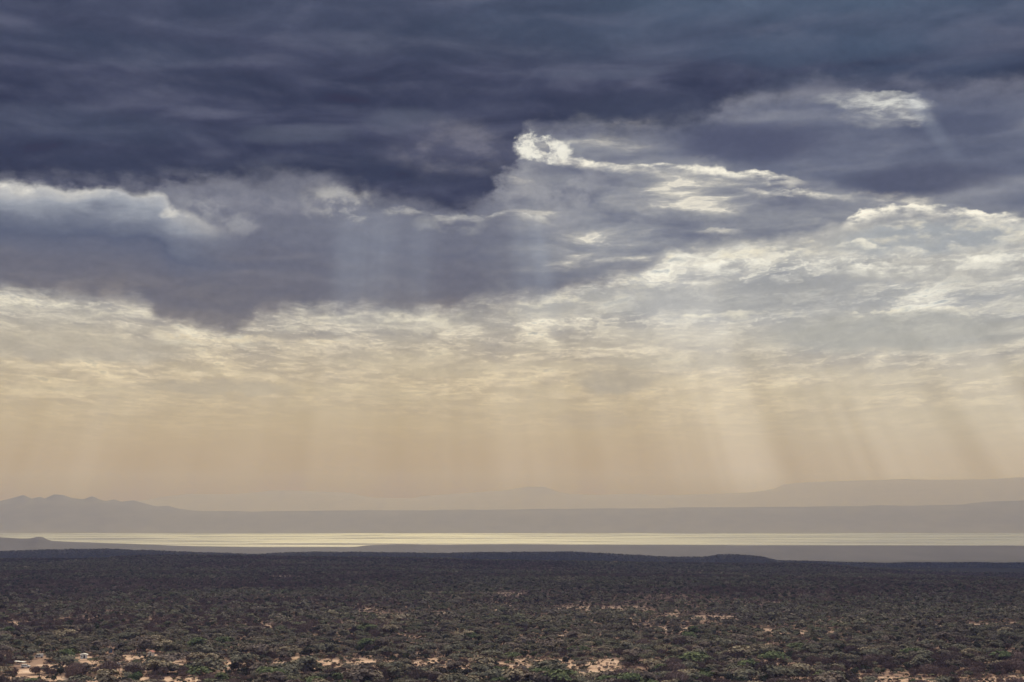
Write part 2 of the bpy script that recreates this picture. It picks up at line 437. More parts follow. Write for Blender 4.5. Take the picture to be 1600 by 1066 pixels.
    # clear daylight sky above the decks shows faintly through them
    nis = t.nodes.new('ShaderNodeTexSky')
    nis.sky_type = 'NISHITA'
    nis.sun_disc = False
    nis.sun_elevation = SUN_EL
    nis.sun_rotation = SUN_AZ
    b1 = t.nodes.new('ShaderNodeBackground')
    t.links.new(nis.outputs[0], b1.inputs[0])
    b1.inputs[1].default_value = 0.05
    b2 = t.nodes.new('ShaderNodeBackground')
    t.links.new(s2.outputs[0], b2.inputs[0])
    b2.inputs[1].default_value = 1.0
    mx = t.nodes.new('ShaderNodeMixShader')
    mx.inputs[0].default_value = 0.985
    t.links.new(b1.outputs[0], mx.inputs[1]); t.links.new(b2.outputs[0], mx.inputs[2])
    out = t.nodes.new('ShaderNodeOutputWorld')
    t.links.new(mx.outputs[0], out.inputs[0])


def add_rgb(c):
    n = S.tree.nodes.new('ShaderNodeRGB')
    n.outputs[0].default_value = (*c, 1.0)
    return n.outputs[0]


build_sky()

vs = scene.view_settings
scene.display_settings.display_device = 'sRGB'
vs.view_transform, vs.look = 'Standard', 'None'
vs.exposure, vs.gamma, vs.use_curve_mapping = 0.0, 1.0, False
scene.cycles.use_denoising = True
scene.cycles.use_adaptive_sampling = False
scene.cycles.max_bounces = 4
scene.cycles.diffuse_bounces = 2
scene.cycles.glossy_bounces = 2
scene.cycles.volume_bounces = 0
scene.cycles.caustics_reflective = False

# ------------------------------------------------------------------ materials
def material(name):
    m = bpy.data.materials.new(name)
    m.use_nodes = True
    t = m.node_tree
    t.nodes.clear()
    S.tree = t
    out = t.nodes.new('ShaderNodeOutputMaterial')
    b = t.nodes.new('ShaderNodeBsdfPrincipled')
    t.links.new(b.outputs[0], out.inputs[0])
    b.inputs['Roughness'].default_value = 0.9
    b.inputs['Specular IOR Level'].default_value = 0.15
    return m, t, b


def world_pos(t):
    g = t.nodes.new('ShaderNodeNewGeometry')
    s = t.nodes.new('ShaderNodeSeparateXYZ')
    t.links.new(g.outputs['Position'], s.inputs[0])
    return tuple(S(o) for o in s.outputs)


def make_soil():
    m, t, b = material('soil')
    x, y, z = world_pos(t)
    n1 = noise(vec(x * (1 / 160), y * (1 / 260), 0), 1, 6, 0.6)
    n2 = noise(vec(x * (1 / 9), y * (1 / 14), 4), 1, 5, 0.6)
    red = ramp(n1, [(0.3, (0.19, 0.12, 0.095)), (0.55, (0.28, 0.175, 0.132)), (0.75, (0.38, 0.245, 0.18))])
    sand = ramp(n2, [(0.3, (0.36, 0.22, 0.155)), (0.5, (0.58, 0.39, 0.28)), (0.7, (0.72, 0.54, 0.42))])
    at = t.nodes.new('ShaderNodeAttribute')
    at.attribute_name = 'bare'
    n3 = noise(vec(x * (1 / 2.2), y * (1 / 3.0), 9), 1, 5, 0.65)
    bare = step(0.30, 0.66, S(at.outputs['Fac']) + (n2 - 0.5) * 0.9 + (n3 - 0.5) * 0.6)
    sand = mix(sand, (0.24, 0.16, 0.12), step(0.56, 0.68, n3) * 0.6)
    cover = ramp(n1, [(0.35, (0.030, 0.030, 0.028)), (0.65, (0.052, 0.046, 0.042))])      # unresolved scrub beyond the near ridge
    put(b.inputs['Base Color'], mix(mix(red, sand, bare), cover, step(2750, 2950, y)))
    return m


def make_scrub_slope(name, c0, c1):
    m, t, b = material(name)
    x, y, z = world_pos(t)
    n = noise(vec(x * (1 / 260), y * (1 / 700), z * (1 / 60)), 1, 7, 0.65)
    put(b.inputs['Base Color'], ramp(n, [(0.35, c0), (0.65, c1)]))
    return m


def make_leaf(name, stops, tuft=(0.55, 1.5)):
    """foliage whose hue differs from plant to plant and in patches across the plain"""
    m, t, b = material(name)
    oi = t.nodes.new('ShaderNodeObjectInfo')
    sp = t.nodes.new('ShaderNodeSeparateXYZ')
    t.links.new(oi.outputs['Location'], sp.inputs[0])
    px, py = S(sp.outputs[0]), S(sp.outputs[1])
    patch = noise(vec(px * (1 / 130), py * (1 / 200), 2.0), 1, 4, 0.6)
    pick = clamp01(S(oi.outputs['Random']) * 0.62 + (patch - 0.5) * 1.5 + 0.19)
    col = ramp(pick, stops)
    tcn = t.nodes.new('ShaderNodeAttribute')
    tcn.attribute_name = 'tuft'
    k = S(tcn.outputs['Fac']) * (tuft[1] - tuft[0]) + tuft[0]
    sc = t.nodes.new('ShaderNodeVectorMath')
    sc.operation = 'SCALE'
    put(sc.inputs[0], col)
    put(sc.inputs['Scale'], k)
    t.links.new(sc.outputs[0], b.inputs['Base Color'])
    return m


def make_plain(name, col, rough=0.8, spec=0.2, grain=0.0):
    m, t, b = material(name)
    if grain:
        x, y, z = world_pos(t)
        n = noise(vec(x * 1.7, y * 1.7, z * 1.7), 1, 5, 0.6)
        lo = tuple(c * (1 - grain) for c in col)
        hi = tuple(min(1, c * (1 + grain)) for c in col)
        put(b.inputs['Base Color'], ramp(n, [(0.3, lo), (0.7, hi)]))
    else:
        b.inputs['Base Color'].default_value = (*col, 1)
    b.inputs['Roughness'].default_value = rough
    b.inputs['Specular IOR Level'].default_value = spec
    return m


SOIL = make_soil()
LEAF_ACACIA = make_leaf('acacia_foliage', [(0.05, (0.104, 0.088, 0.075)), (0.28, (0.159, 0.128, 0.105)), (0.45, (0.140, 0.133, 0.084)),
                                           (0.62, (0.210, 0.170, 0.130)), (0.80, (0.133, 0.139, 0.079)), (0.95, (0.329, 0.261, 0.182))], (0.5, 1.6))
LEAF_BUSH = make_leaf('bush_foliage', [(0.1, (0.047, 0.045, 0.039)), (0.35, (0.059, 0.060, 0.040)), (0.6, (0.065, 0.076, 0.043)), (0.8, (0.090, 0.073, 0.054)), (0.95, (0.083, 0.099, 0.047))])
TWIG = make_leaf('bare_twigs', [(0.1, (0.111, 0.075, 0.073)), (0.5, (0.164, 0.113, 0.103)), (0.9, (0.246, 0.178, 0.157))])
TONES = {'acacia': [('pale straw-coloured', make_leaf('pale_foliage', [(0, (0.315, 0.255, 0.175)), (1, (0.394, 0.321, 0.220))], (.55, 1.45))),
                    ('grey-green', make_leaf('grey_green_foliage', [(0, (0.151, 0.143, 0.102)), (1, (0.190, 0.172, 0.126))], (.5, 1.6))),
                    ('grey-brown', make_leaf('grey_brown_foliage', [(0, (0.164, 0.127, 0.107)), (1, (0.216, 0.168, 0.140))], (.5, 1.6))),
                    ('fresh green', make_leaf('fresh_foliage', [(0, (0.111, 0.143, 0.064)), (1, (0.145, 0.170, 0.077))], (.5, 1.5)))],
         'bush': [('dark green', make_leaf('dark_foliage', [(0, (0.053, 0.063, 0.040)), (1, (0.068, 0.081, 0.049))])),
                  ('leaf-green', make_leaf('leaf_green_foliage', [(0, (0.081, 0.112, 0.051)), (1, (0.103, 0.136, 0.058))])),
                  ('brownish', make_leaf('brownish_foliage', [(0, (0.103, 0.078, 0.060)), (1, (0.131, 0.102, 0.079))]))],
         'bare': [('pinkish-grey', make_leaf('pinkish_twigs', [(0, (0.197, 0.140, 0.130)), (1, (0.276, 0.200, 0.180))])),
                  ('dull brown', make_leaf('brown_twigs', [(0, (0.118, 0.085, 0.077)), (1, (0.164, 0.118, 0.104))]))]}
BARK = make_plain('bark', (0.055, 0.042, 0.034), 0.95, 0.1, 0.3)
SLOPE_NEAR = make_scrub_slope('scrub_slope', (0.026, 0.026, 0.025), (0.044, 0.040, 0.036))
SLOPE_FAR = make_scrub_slope('haze_tinted_slope', (0.054, 0.051, 0.064), (0.078, 0.073, 0.088))  # blue tint of distant haze put into the slope colour
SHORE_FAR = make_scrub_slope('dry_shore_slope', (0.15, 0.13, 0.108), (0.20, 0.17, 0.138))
ROCK_FAR = make_scrub_slope('haze_paled_rock', (0.28, 0.218, 0.132), (0.335, 0.26, 0.158))  # colour paled to imitate thicker haze over the far range
WHITE = make_plain('white_paint', (0.80, 0.80, 0.79), 0.35, 0.5)
TIN = make_plain('whitewashed_tin', (0.76, 0.76, 0.75), 0.5, 0.4, 0.06)
PLASTER = make_plain('pale_plaster', (0.66, 0.62, 0.56), 0.9, 0.2, 0.08)
RED = make_plain('faded_red', (0.36, 0.10, 0.08), 0.7, 0.3, 0.1)
BLUE = make_plain('blue_tarpaulin', (0.06, 0.16, 0.36), 0.6, 0.3, 0.1)
DARK = make_plain('dark_rubber', (0.02, 0.02, 0.02), 0.8, 0.3)
GLASS = make_plain('window_glass', (0.025, 0.03, 0.035), 0.08, 0.6)
METAL = make_plain('grey_metal', (0.35, 0.35, 0.35), 0.5, 0.5)

# ------------------------------------------------------------------ helpers for objects
def link(name, me, mat=None, parent=None):
    o = bpy.data.objects.new(name, me)
    C.objects.link(o)
    if mat is not None and me is not None and not me.materials:
        me.materials.append(mat)
    if parent is not None:
        o.parent = parent
    return o


def mesh_of(name, verts, faces, smooth=False):
    me = bpy.data.meshes.new(name)
    me.from_pydata([tuple(map(float, v)) for v in verts], [], faces)
    if smooth:
        me.polygons.foreach_set('use_smooth', [True] * len(me.polygons))
    me.update()
    return me


def tag(o, label=None, cat=None, group=None, kind=None):
    for k, v in (('label', label), ('category', cat), ('group', group), ('kind', kind)):
        if v:
            o[k] = v
    return o


# ------------------------------------------------------------------ terrain
R1_D, R1 = 2900.0, [(-900, 876), (0, 873), (60, 873), (130, 873), (143, 869), (175, 867), (280, 867), (340, 868), (420, 869), (520, 870.5), (600, 871), (680, 873), (760, 876), (880, 878),
                    (960, 879), (1060, 881), (1200, 883), (1275, 882), (1350, 885), (1372, 890), (1440, 893), (1520, 897), (1600, 899), (2500, 908)]
R2_D, R2 = 5500.0, [(-900, 866), (0, 862), (40, 860), (110, 858.5), (170, 858.5), (240, 861), (320, 864), (400, 866.5), (450, 864), (500, 863), (640, 864), (700, 865), (760, 863), (800, 863), (890, 863),
                    (940, 865), (990, 868), (1050, 871), (1100, 871), (1122, 867), (1150, 867), (1190, 870), (1215, 876), (1260, 878), (1330, 880), (1420, 880), (1600, 880), (2500, 884)]
R3_D, R3 = 9000.0, [(-900, 836), (0, 840), (40, 842), (50, 841), (58, 839), (66, 839), (73, 843), (82, 845.5), (110, 847), (200, 850), (300, 854), (400, 855.5), (550, 855.5), (572, 853),
                     (620, 851), (700, 852), (800, 851), (1000, 852), (1600, 853), (2500, 853)]
R4_D, R4 = 20600.0, [(-900, 778), (0, 783), (20, 778), (37, 773), (50, 779), (62, 776), (70, 779), (85, 773), (100, 774), (112, 778), (130, 780), (144, 775), (155, 780), (165, 783), (178, 780), (190, 784),
                     (210, 781.5), (225, 786), (245, 791), (262, 789.5), (280, 795), (300, 799), (400, 799), (500, 798), (640, 797), (800, 796), (1000, 794), (1160, 793), (1300, 791), (1500, 789),
                     (1540, 784), (1600, 782), (2500, 780)]
R5_D, R5 = 29500.0, [(-900, 790), (150, 788), (225, 783), (260, 776), (300, 772), (370, 772), (430, 767), (500, 768), (545, 770), (580, 778), (640, 781), (660, 774), (720, 772), (760, 768), (800, 765), (825, 760),
                     (850, 760), (870, 768), (890, 774), (950, 773), (1000, 772), (1060, 774), (1120, 771), (1180, 770), (1210, 764), (1225, 757), (1260, 754), (1320, 752), (1400, 749), (1460, 750),
                     (1540, 749), (1600, 745), (2500, 742)]
LAKE_Z = -185.0


def crest(table, d):
    """photograph skyline -> world x and z of the crest at northing d"""
    pts = [at_dist(px, py, d) for px, py in table]
    return np.array([p[0] for p in pts]), np.array([p[2] for p in pts])


R1X, R1Z = crest(R1, R1_D)


def fbm1(x, seed, octaves=5):
    out = np.zeros_like(x, dtype=float)
    r = np.random.default_rng(seed)
    a, f = 1.0, 1.0
    for _ in range(octaves):
        tab = r.uniform(-1, 1, 512)
        u = x * f
        i = np.floor(u).astype(int)
        w = u - i
        w = w * w * (3 - 2 * w)
        out += a * (tab[i % 512] * (1 - w) + tab[(i + 1) % 512] * w)
        a *= 0.5
        f *= 2.03
    return out


def smooth01(a, b, x):
    t = np.clip((x - a) / (b - a), 0, 1)
    return t * t * (3 - 2 * t)


def ground_z(x, y):
    """height of the plain: a knoll under the viewpoint, flat scrubland, the lip of the near ridge, then the basin"""
    x, y = np.asarray(x, float), np.asarray(y, float)
    r = np.hypot(x, y)
    z = 77.0 * np.exp(-(r / 170.0) ** 2)
    z = z + 1.6 * np.sin(x / 170.0 + 0.7) * np.sin(y / 210.0) * smooth01(300, 700, y)
    lip = np.interp(x, R1X, R1Z) - 8.0
    z = z * (1 - smooth01(1500, 2850, y)) + lip * smooth01(1450, R1_D, y) * (1 - smooth01(R1_D, 4300, y))
    low = np.interp(y, [R1_D, 4300, 7000, 9800, 17800, 20600], [0, -120, -165, -197, -197, -150])
    return z + low * smooth01(R1_D, 4300, y)


def grid_mesh(name, xs_of_row, ys, zfun, smooth=True):
    rows = len(ys)
    cols = len(xs_of_row(ys[0]))
    X = np.concatenate([xs_of_row(y) for y in ys])
    Y = np.repeat(ys, cols)
    Z = zfun(X, Y)
    i = np.arange(rows * cols).reshape(rows, cols)
    f = np.stack([i[:-1, :-1], i[:-1, 1:], i[1:, 1:], i[1:, :-1]], -1).reshape(-1, 4)
    me = bpy.data.meshes.new(name)
    me.from_pydata(np.stack([X, Y, Z], 1).tolist(), [], f.tolist())
    if smooth:
        me.polygons.foreach_set('use_smooth', [True] * len(me.polygons))
    me.update()
    return me, X, Y


# clearings of pale sand, given where the photograph shows them: (x0, x1, y_top, y_bottom)
CLEAR = [(-40, 60, 1055, 1080), (66, 112, 1056, 1078), (118, 160, 1055, 1080), (162, 200, 1057, 1078), (252, 305, 1059, 1078), (118, 156, 1026, 1043), (144, 162, 1038, 1052), (44, 64, 1039, 1052), (78, 96, 1042, 1054),
         (236, 262, 1028, 1046), (266, 300, 1033, 1052), (350, 372, 1030, 1046), (200, 216, 1026, 1040),
         (392, 446, 1040, 1056), (452, 480, 1029, 1049), (486, 540, 1028, 1049), (545, 600, 1028, 1048), (600, 632, 1031, 1049), (636, 696, 1030, 1053), (716, 742, 1033, 1057),
         (777, 806, 1030, 1052), (806, 872, 1026, 1054), (866, 912, 1030, 1056), (910, 972, 1031, 1062), (968, 1010, 1042, 1060),
         (660, 694, 1026, 1040), (1006, 1046, 975, 983), (1056, 1102, 977, 986), (1172, 1204, 978, 985), (1198, 1268, 980, 989), (1196, 1222, 1002, 1012), (1290, 1316, 981, 988),
         (1440, 1530, 972, 980), (1510, 1640, 973, 982), (1362, 1492, 1059, 1080), (1488, 1640, 1056, 1080), (1250, 1266, 1059, 1076), (1330, 1364, 1056, 1070),
         (880, 1010, 946, 955), (1020, 1160, 960, 968), (770, 820, 926, 934), (560, 640, 957, 965), (10, 70, 974, 982), (400, 430, 978, 986), (420, 470, 894, 898)]
_r = random.Random(3)
for _ in range(30):
    x_, y_ = _r.uniform(-10, 330), _r.uniform(1022, 1060)
    CLEAR.append((x_ - _r.uniform(3, 14), x_ + _r.uniform(3, 14), y_, y_ + _r.uniform(9, 14)))
for _ in range(30):
    x_, y_ = _r.uniform(380, 1000), _r.uniform(1024, 1040)
    CLEAR.append((x_ - _r.uniform(4, 16), x_ + _r.uniform(4, 16), y_, y_ + _r.uniform(9, 15)))
for _ in range(70):
    x_, y_ = _r.gauss(1010, 190), _r.uniform(940, 996)
    CLEAR.append((x_ - _r.uniform(4, 18), x_ + _r.uniform(4, 18), y_, y_ + _r.uniform(2.5, 5)))
for _ in range(16):
    x_, y_ = _r.uniform(1380, 1600), _r.uniform(1050, 1062)
    CLEAR.append((x_ - _r.uniform(4, 18), x_ + _r.uniform(4, 18), y_, y_ + _r.uniform(9, 14)))
NEAR_PX = FPX * math.cos(TILT) + 490 * math.sin(TILT)        # photograph pixels per unit of x / y on the near plain
CL_RECT = []
for (x0, x1, yt, yb) in CLEAR:
    ax, ay = on_level(x0, yt)
    bx, by = on_level(x1, yt)
    cx, cy = on_level(x0, yb)
    dist_ = ay
    CL_RECT.append(((x0 + x1) / 2, (x1 - x0) / 2, cy, ay))


def value_noise(x, y, scale, seed):
    r = np.random.default_rng(seed)
    tab = r.uniform(0, 1, (256, 256))
    u, v = x / scale, y / scale
    i, j = np.floor(u).astype(int), np.floor(v).astype(int)
    a, b_ = u - i, v - j
    a, b_ = a * a * (3 - 2 * a), b_ * b_ * (3 - 2 * b_)
    g = lambda p, q_: tab[p % 256, q_ % 256]
    return (g(i, j) * (1 - a) + g(i + 1, j) * a) * (1 - b_) + (g(i, j + 1) * (1 - a) + g(i + 1, j + 1) * a) * b_


def bare_at(x, y):
    """0..1: how far inside a sandy clearing a ground point lies"""
    x, y = np.asarray(x, float), np.asarray(y, float)
    px = 800.0 + NEAR_PX * x / np.maximum(y, 1.0)
    out = np.zeros_like(x)
    for (cx, hw, y0, y1) in CL_RECT:
        my, hy = (y0 + y1) / 2, (y1 - y0) / 2
        u = np.abs(px - cx) / hw
        v = np.abs(y - my) / hy
        out = np.maximum(out, np.clip(1.35 - np.maximum(u, v) * 0.75 - 0.25 * (u ** 2 + v ** 2) ** 0.5, 0, 1))
    ragged = value_noise(x, y, 9.0, 12) * .5 + value_noise(x, y, 27.0, 13) * .5
    return np.clip(out + (ragged - .52) * .9 * (out > 0), 0, 1)


# ground: one sheet from behind the viewpoint to beyond the far hills
ys = np.concatenate([np.linspace(-1500, 560, 42), np.geomspace(575, 1300, 360), np.geomspace(1310, 4400, 150), np.geomspace(4600, 34000, 60)])
gm, GX, GY = grid_mesh('ground', lambda y: np.linspace(-1, 1, 300) * max(1500.0, 0.48 * abs(y) + 120), ys, ground_z)
att = gm.attributes.new('bare', 'FLOAT', 'POINT')
att.data.foreach_set('value', bare_at(GX, GY).astype(np.float32))
tag(link('ground', gm, SOIL), 'dry scrub-covered plain with patches of bare pale sand', kind='structure')


def ridge(name, table, d, front, back, base, mat, label, rough, seed, cols=700, rows=44, spurs=1.0):
    """a range of hills: skyline at northing d, slopes running front metres towards the viewer and back metres away"""
    cx, cz = crest(table, d)
    us = np.concatenate([-(np.linspace(1, 0, rows) ** 1.15), np.linspace(0, 1, rows // 2)[1:]])
    x0 = np.linspace(cx[0], cx[-1], cols)
    z0 = np.interp(x0, cx, cz) + fbm1(x0 / (d * 0.02) + 40, seed, 4) * rough
    ker = np.ones(max(3, int(cols * 0.05)))
    ker /= ker.sum()
    pad = len(ker) // 2
    zs = np.convolve(np.pad(z0, pad, mode='edge'), ker, 'same')[pad:pad + cols]          # lower slopes follow only the broad shape
    X, Y, Z = [], [], []
    for k, u in enumerate(us):
        yy = d + (u * front if u < 0 else u * back)
        fall = np.cos(np.clip(abs(u), 0, 1) * math.pi) * 0.5 + 0.5
        if u < 0:
            fall = 0.55 * fall + 0.45 * (1 - abs(u)) ** 1.3
        spur = fbm1(x0 / (d * 0.012) + 9 + u * 1.7, seed + 3, 5) * rough * spurs * math.sin(min(1, abs(u)) * math.pi) * (z0 - base) / max(1.0, float((z0 - base).mean()))
        X.append(x0 * (yy / d))
        Y.append(np.full(cols, yy) + fbm1(x0 / (d * 0.03), seed + 8, 3) * abs(u) * front * 0.04)
        Z.append(base + (zs - base) * fall + (z0 - zs) * max(0.0, 1 - abs(u) * 5.0) ** 1.5 * (1 if spurs == 0 else 0) + (z0 - zs) * fall * (0 if spurs == 0 else 1) + spur)
    i = np.arange(len(us) * cols).reshape(len(us), cols)
    f = np.stack([i[:-1, :-1], i[:-1, 1:], i[1:, 1:], i[1:, :-1]], -1).reshape(-1, 4)
    me = bpy.data.meshes.new(name)
    me.from_pydata(np.stack([np.concatenate(X), np.concatenate(Y), np.concatenate(Z)], 1).tolist(), [], f.tolist())
    me.polygons.foreach_set('use_smooth', [True] * len(me.polygons))
    me.update()
    o = link(name, me, mat)
    tag(o, label, kind='structure')
    return o


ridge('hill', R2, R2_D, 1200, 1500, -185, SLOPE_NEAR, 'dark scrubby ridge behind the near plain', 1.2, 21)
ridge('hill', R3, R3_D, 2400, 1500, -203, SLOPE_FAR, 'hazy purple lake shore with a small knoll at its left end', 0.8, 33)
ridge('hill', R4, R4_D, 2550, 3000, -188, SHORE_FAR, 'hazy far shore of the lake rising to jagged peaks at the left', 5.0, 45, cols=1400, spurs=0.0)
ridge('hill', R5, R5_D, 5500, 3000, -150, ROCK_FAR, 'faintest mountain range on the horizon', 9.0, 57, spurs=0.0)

# lake
m, t, b = material('lake_water')
x, y, z = world_pos(t)
streak = noise(vec(x * (1 / 2300), y * (1 / 620), 0), 1, 6, 0.55, warp=0.4)
fine = noise(vec(x * (1 / 900), y * (1 / 110), 5), 1, 4, 0.6)
ss = streak * 0.65 + fine * 0.35
b.inputs['Base Color'].default_value = (0.25, 0.245, 0.245, 1)     # pale base adds brightness the reflected glint lacks
b.inputs['IOR'].default_value = 1.33
b.inputs['Specular IOR Level'].default_value = 0.5
put(b.inputs['Roughness'], ramp(ss, [(0.42, (0.10,) * 3), (0.50, (0.34,) * 3), (0.57, (0.66,) * 3)]))
WATER = m
lake_me = mesh_of('lake', [(-17000, 9300, LAKE_Z), (17000, 9300, LAKE_Z), (17000, 19500, LAKE_Z), (-17000, 19500, LAKE_Z)], [(0, 1, 2, 3)])
tag(link('lake', lake_me, WATER), 'bright streaked lake lying below the far hills', kind='structure')

# ------------------------------------------------------------------ haze
hm = bpy.data.materials.new('haze_air')
hm.use_nodes = True
t = hm.node_tree
t.nodes.clear()
ho = t.nodes.new('ShaderNodeOutputMaterial')
pv = t.nodes.new('ShaderNodeVolumePrincipled')
pv.inputs['Color'].default_value = (*HAZE_RGB, 1)
pv.inputs['Absorption Color'].default_value = (1, 1, 1, 1)
pv.inputs['Density'].default_value = HAZE
pv.inputs['Anisotropy'].default_value = 0.0
t.links.new(pv.outputs[0], ho.inputs['Volume'])
hx, hy0, hy1, hz0, hz1 = 17500, -1600, 34500, -210, 980
hv = [(sx * hx, yy, zz) for zz in (hz0, hz1) for yy in (hy0, hy1) for sx in (-1, 1)]
tag(link('haze', mesh_of('haze', hv, [(0, 2, 3, 1), (4, 5, 7, 6), (0, 1, 5, 4), (2, 6, 7, 3), (0, 4, 6, 2), (1, 3, 7, 5)]), hm), 'thin dusty haze over the plain and the lake', kind='stuff')


# ------------------------------------------------------------------ unseen cloud slab added above the frame, placed so its shadow darkens the plain
def shade_cloud_body():
    cz, cot = 6000.0, 1.0 / math.tan(SUN_EL)
    y0, y1 = 1180 + cz * cot, 6000 + cz * cot
    nx, ny = 90, 40
    vs_, fs_ = [], []
    gx = np.linspace(-13000, 13000, nx)
    near = y0 + fbm1(gx / 1500.0 + 3, 71, 4) * 420
    far = y1 + fbm1(gx / 1800.0 + 8, 72, 4) * 500
    for side in (0, 1):
        for j_ in range(ny):
            v = j_ / (ny - 1)
            yy = near + (far - near) * v
            rim_ = np.minimum(1, 4.0 * np.minimum(v, 1 - v)) ** .5
            bump = fbm1(gx / 900.0 + j_ * 1.7, 73 + side, 4) * 110
            zz = cz + (bump * rim_ if side == 0 else 40 + (700 + bump * 3) * rim_)
            vs_ += [(a_, b_2, c_) for a_, b_2, c_ in zip(gx, yy, zz)]
    o_ = nx * ny
    for j_ in range(ny - 1):
        for i_ in range(nx - 1):
            q_ = j_ * nx + i_
            fs_.append((q_, q_ + nx, q_ + nx + 1, q_ + 1))
            fs_.append((o_ + q_, o_ + q_ + 1, o_ + q_ + nx + 1, o_ + q_ + nx))
    edge_ = [j_ * nx for j_ in range(ny)], [j_ * nx + nx - 1 for j_ in range(ny)], list(range(nx)), [(ny - 1) * nx + i_ for i_ in range(nx)]
    for lst, flip in zip(edge_, (0, 1, 1, 0)):
        for p_, q_ in zip(lst[:-1], lst[1:]):
            f_ = (p_, q_, o_ + q_, o_ + p_)
            fs_.append(f_[::-1] if not flip else f_)
    return mesh_of('cloud', vs_, fs_, True)


SHADE_CLOUD = make_plain('shade_cloud_vapour', (0.80, 0.80, 0.82), 1.0, 0.0, 0.05)
tag(link('cloud', shade_cloud_body(), SHADE_CLOUD), 'unseen cloud slab added overhead to shade the middle of the plain', kind='structure')


# ------------------------------------------------------------------ plants
def limb(vs, fs, a, b, ra, rb, n=5):
    a, b = np.array(a, float), np.array(b, float)
    d = b - a
    d /= np.linalg.norm(d)
    u = np.cross(d, [0.3, 0.9, 0.2]); u /= np.linalg.norm(u)
    w = np.cross(d, u)
    base = len(vs)
    for c, r in ((a, ra), (b, rb)):
        for k in range(n):
            q = 2 * math.pi * k / n
            vs.append(tuple(c + (u * math.cos(q) + w * math.sin(q)) * r))
    for k in range(n):
        fs.append((base + k, base + (k + 1) % n, base + n + (k + 1) % n, base + n + k))
    fs.append(tuple(base + n + k for k in range(n)))


def trunk_mesh(kind, R, H, r, rng):
    vs, fs = [], []
    if kind == 'acacia':
        fork = H * rng.uniform(.28, .42)
        lean = rng.uniform(-.3, .3, 2)
        limb(vs, fs, (0, 0, -.3), (lean[0], lean[1], fork), .055 * H / 2, .04 * H / 2, 6)
        nb = rng.integers(4, 7)
        for k in range(nb):
            q = 2 * math.pi * (k + rng.uniform(-.3, .3)) / nb
            e = (lean[0] + math.cos(q) * R * .5, lean[1] + math.sin(q) * R * .5, H * .74)
            limb(vs, fs, (lean[0], lean[1], fork * .95), e, .03 * H / 2, .016 * H / 2, 5)
            for j in range(2):
                q2 = q + rng.uniform(-.5, .5)
                limb(vs, fs, e, (math.cos(q2) * R * .82, math.sin(q2) * R * .82, H * .86), .016 * H / 2, .007 * H / 2, 4)
    elif kind == 'bush':
        for k in range(4):
            q = rng.uniform(0, 2 * math.pi)
            limb(vs, fs, (0, 0, -.2), (math.cos(q) * R * .4, math.sin(q) * R * .4, H * .6), .03 * H, .012 * H, 5)
    else:
        fork = H * .25
        limb(vs, fs, (0, 0, -.3), (0, 0, fork), .035 * H, .028 * H, 6)
        for k in range(7):
            q = rng.uniform(0, 2 * math.pi)
            e = (math.cos(q) * R * .55, math.sin(q) * R * .55, H * rng.uniform(.55, .8))
            limb(vs, fs, (0, 0, fork * .9), e, .02 * H, .008 * H, 4)
    return mesh_of(kind + '_trunk', vs, fs)


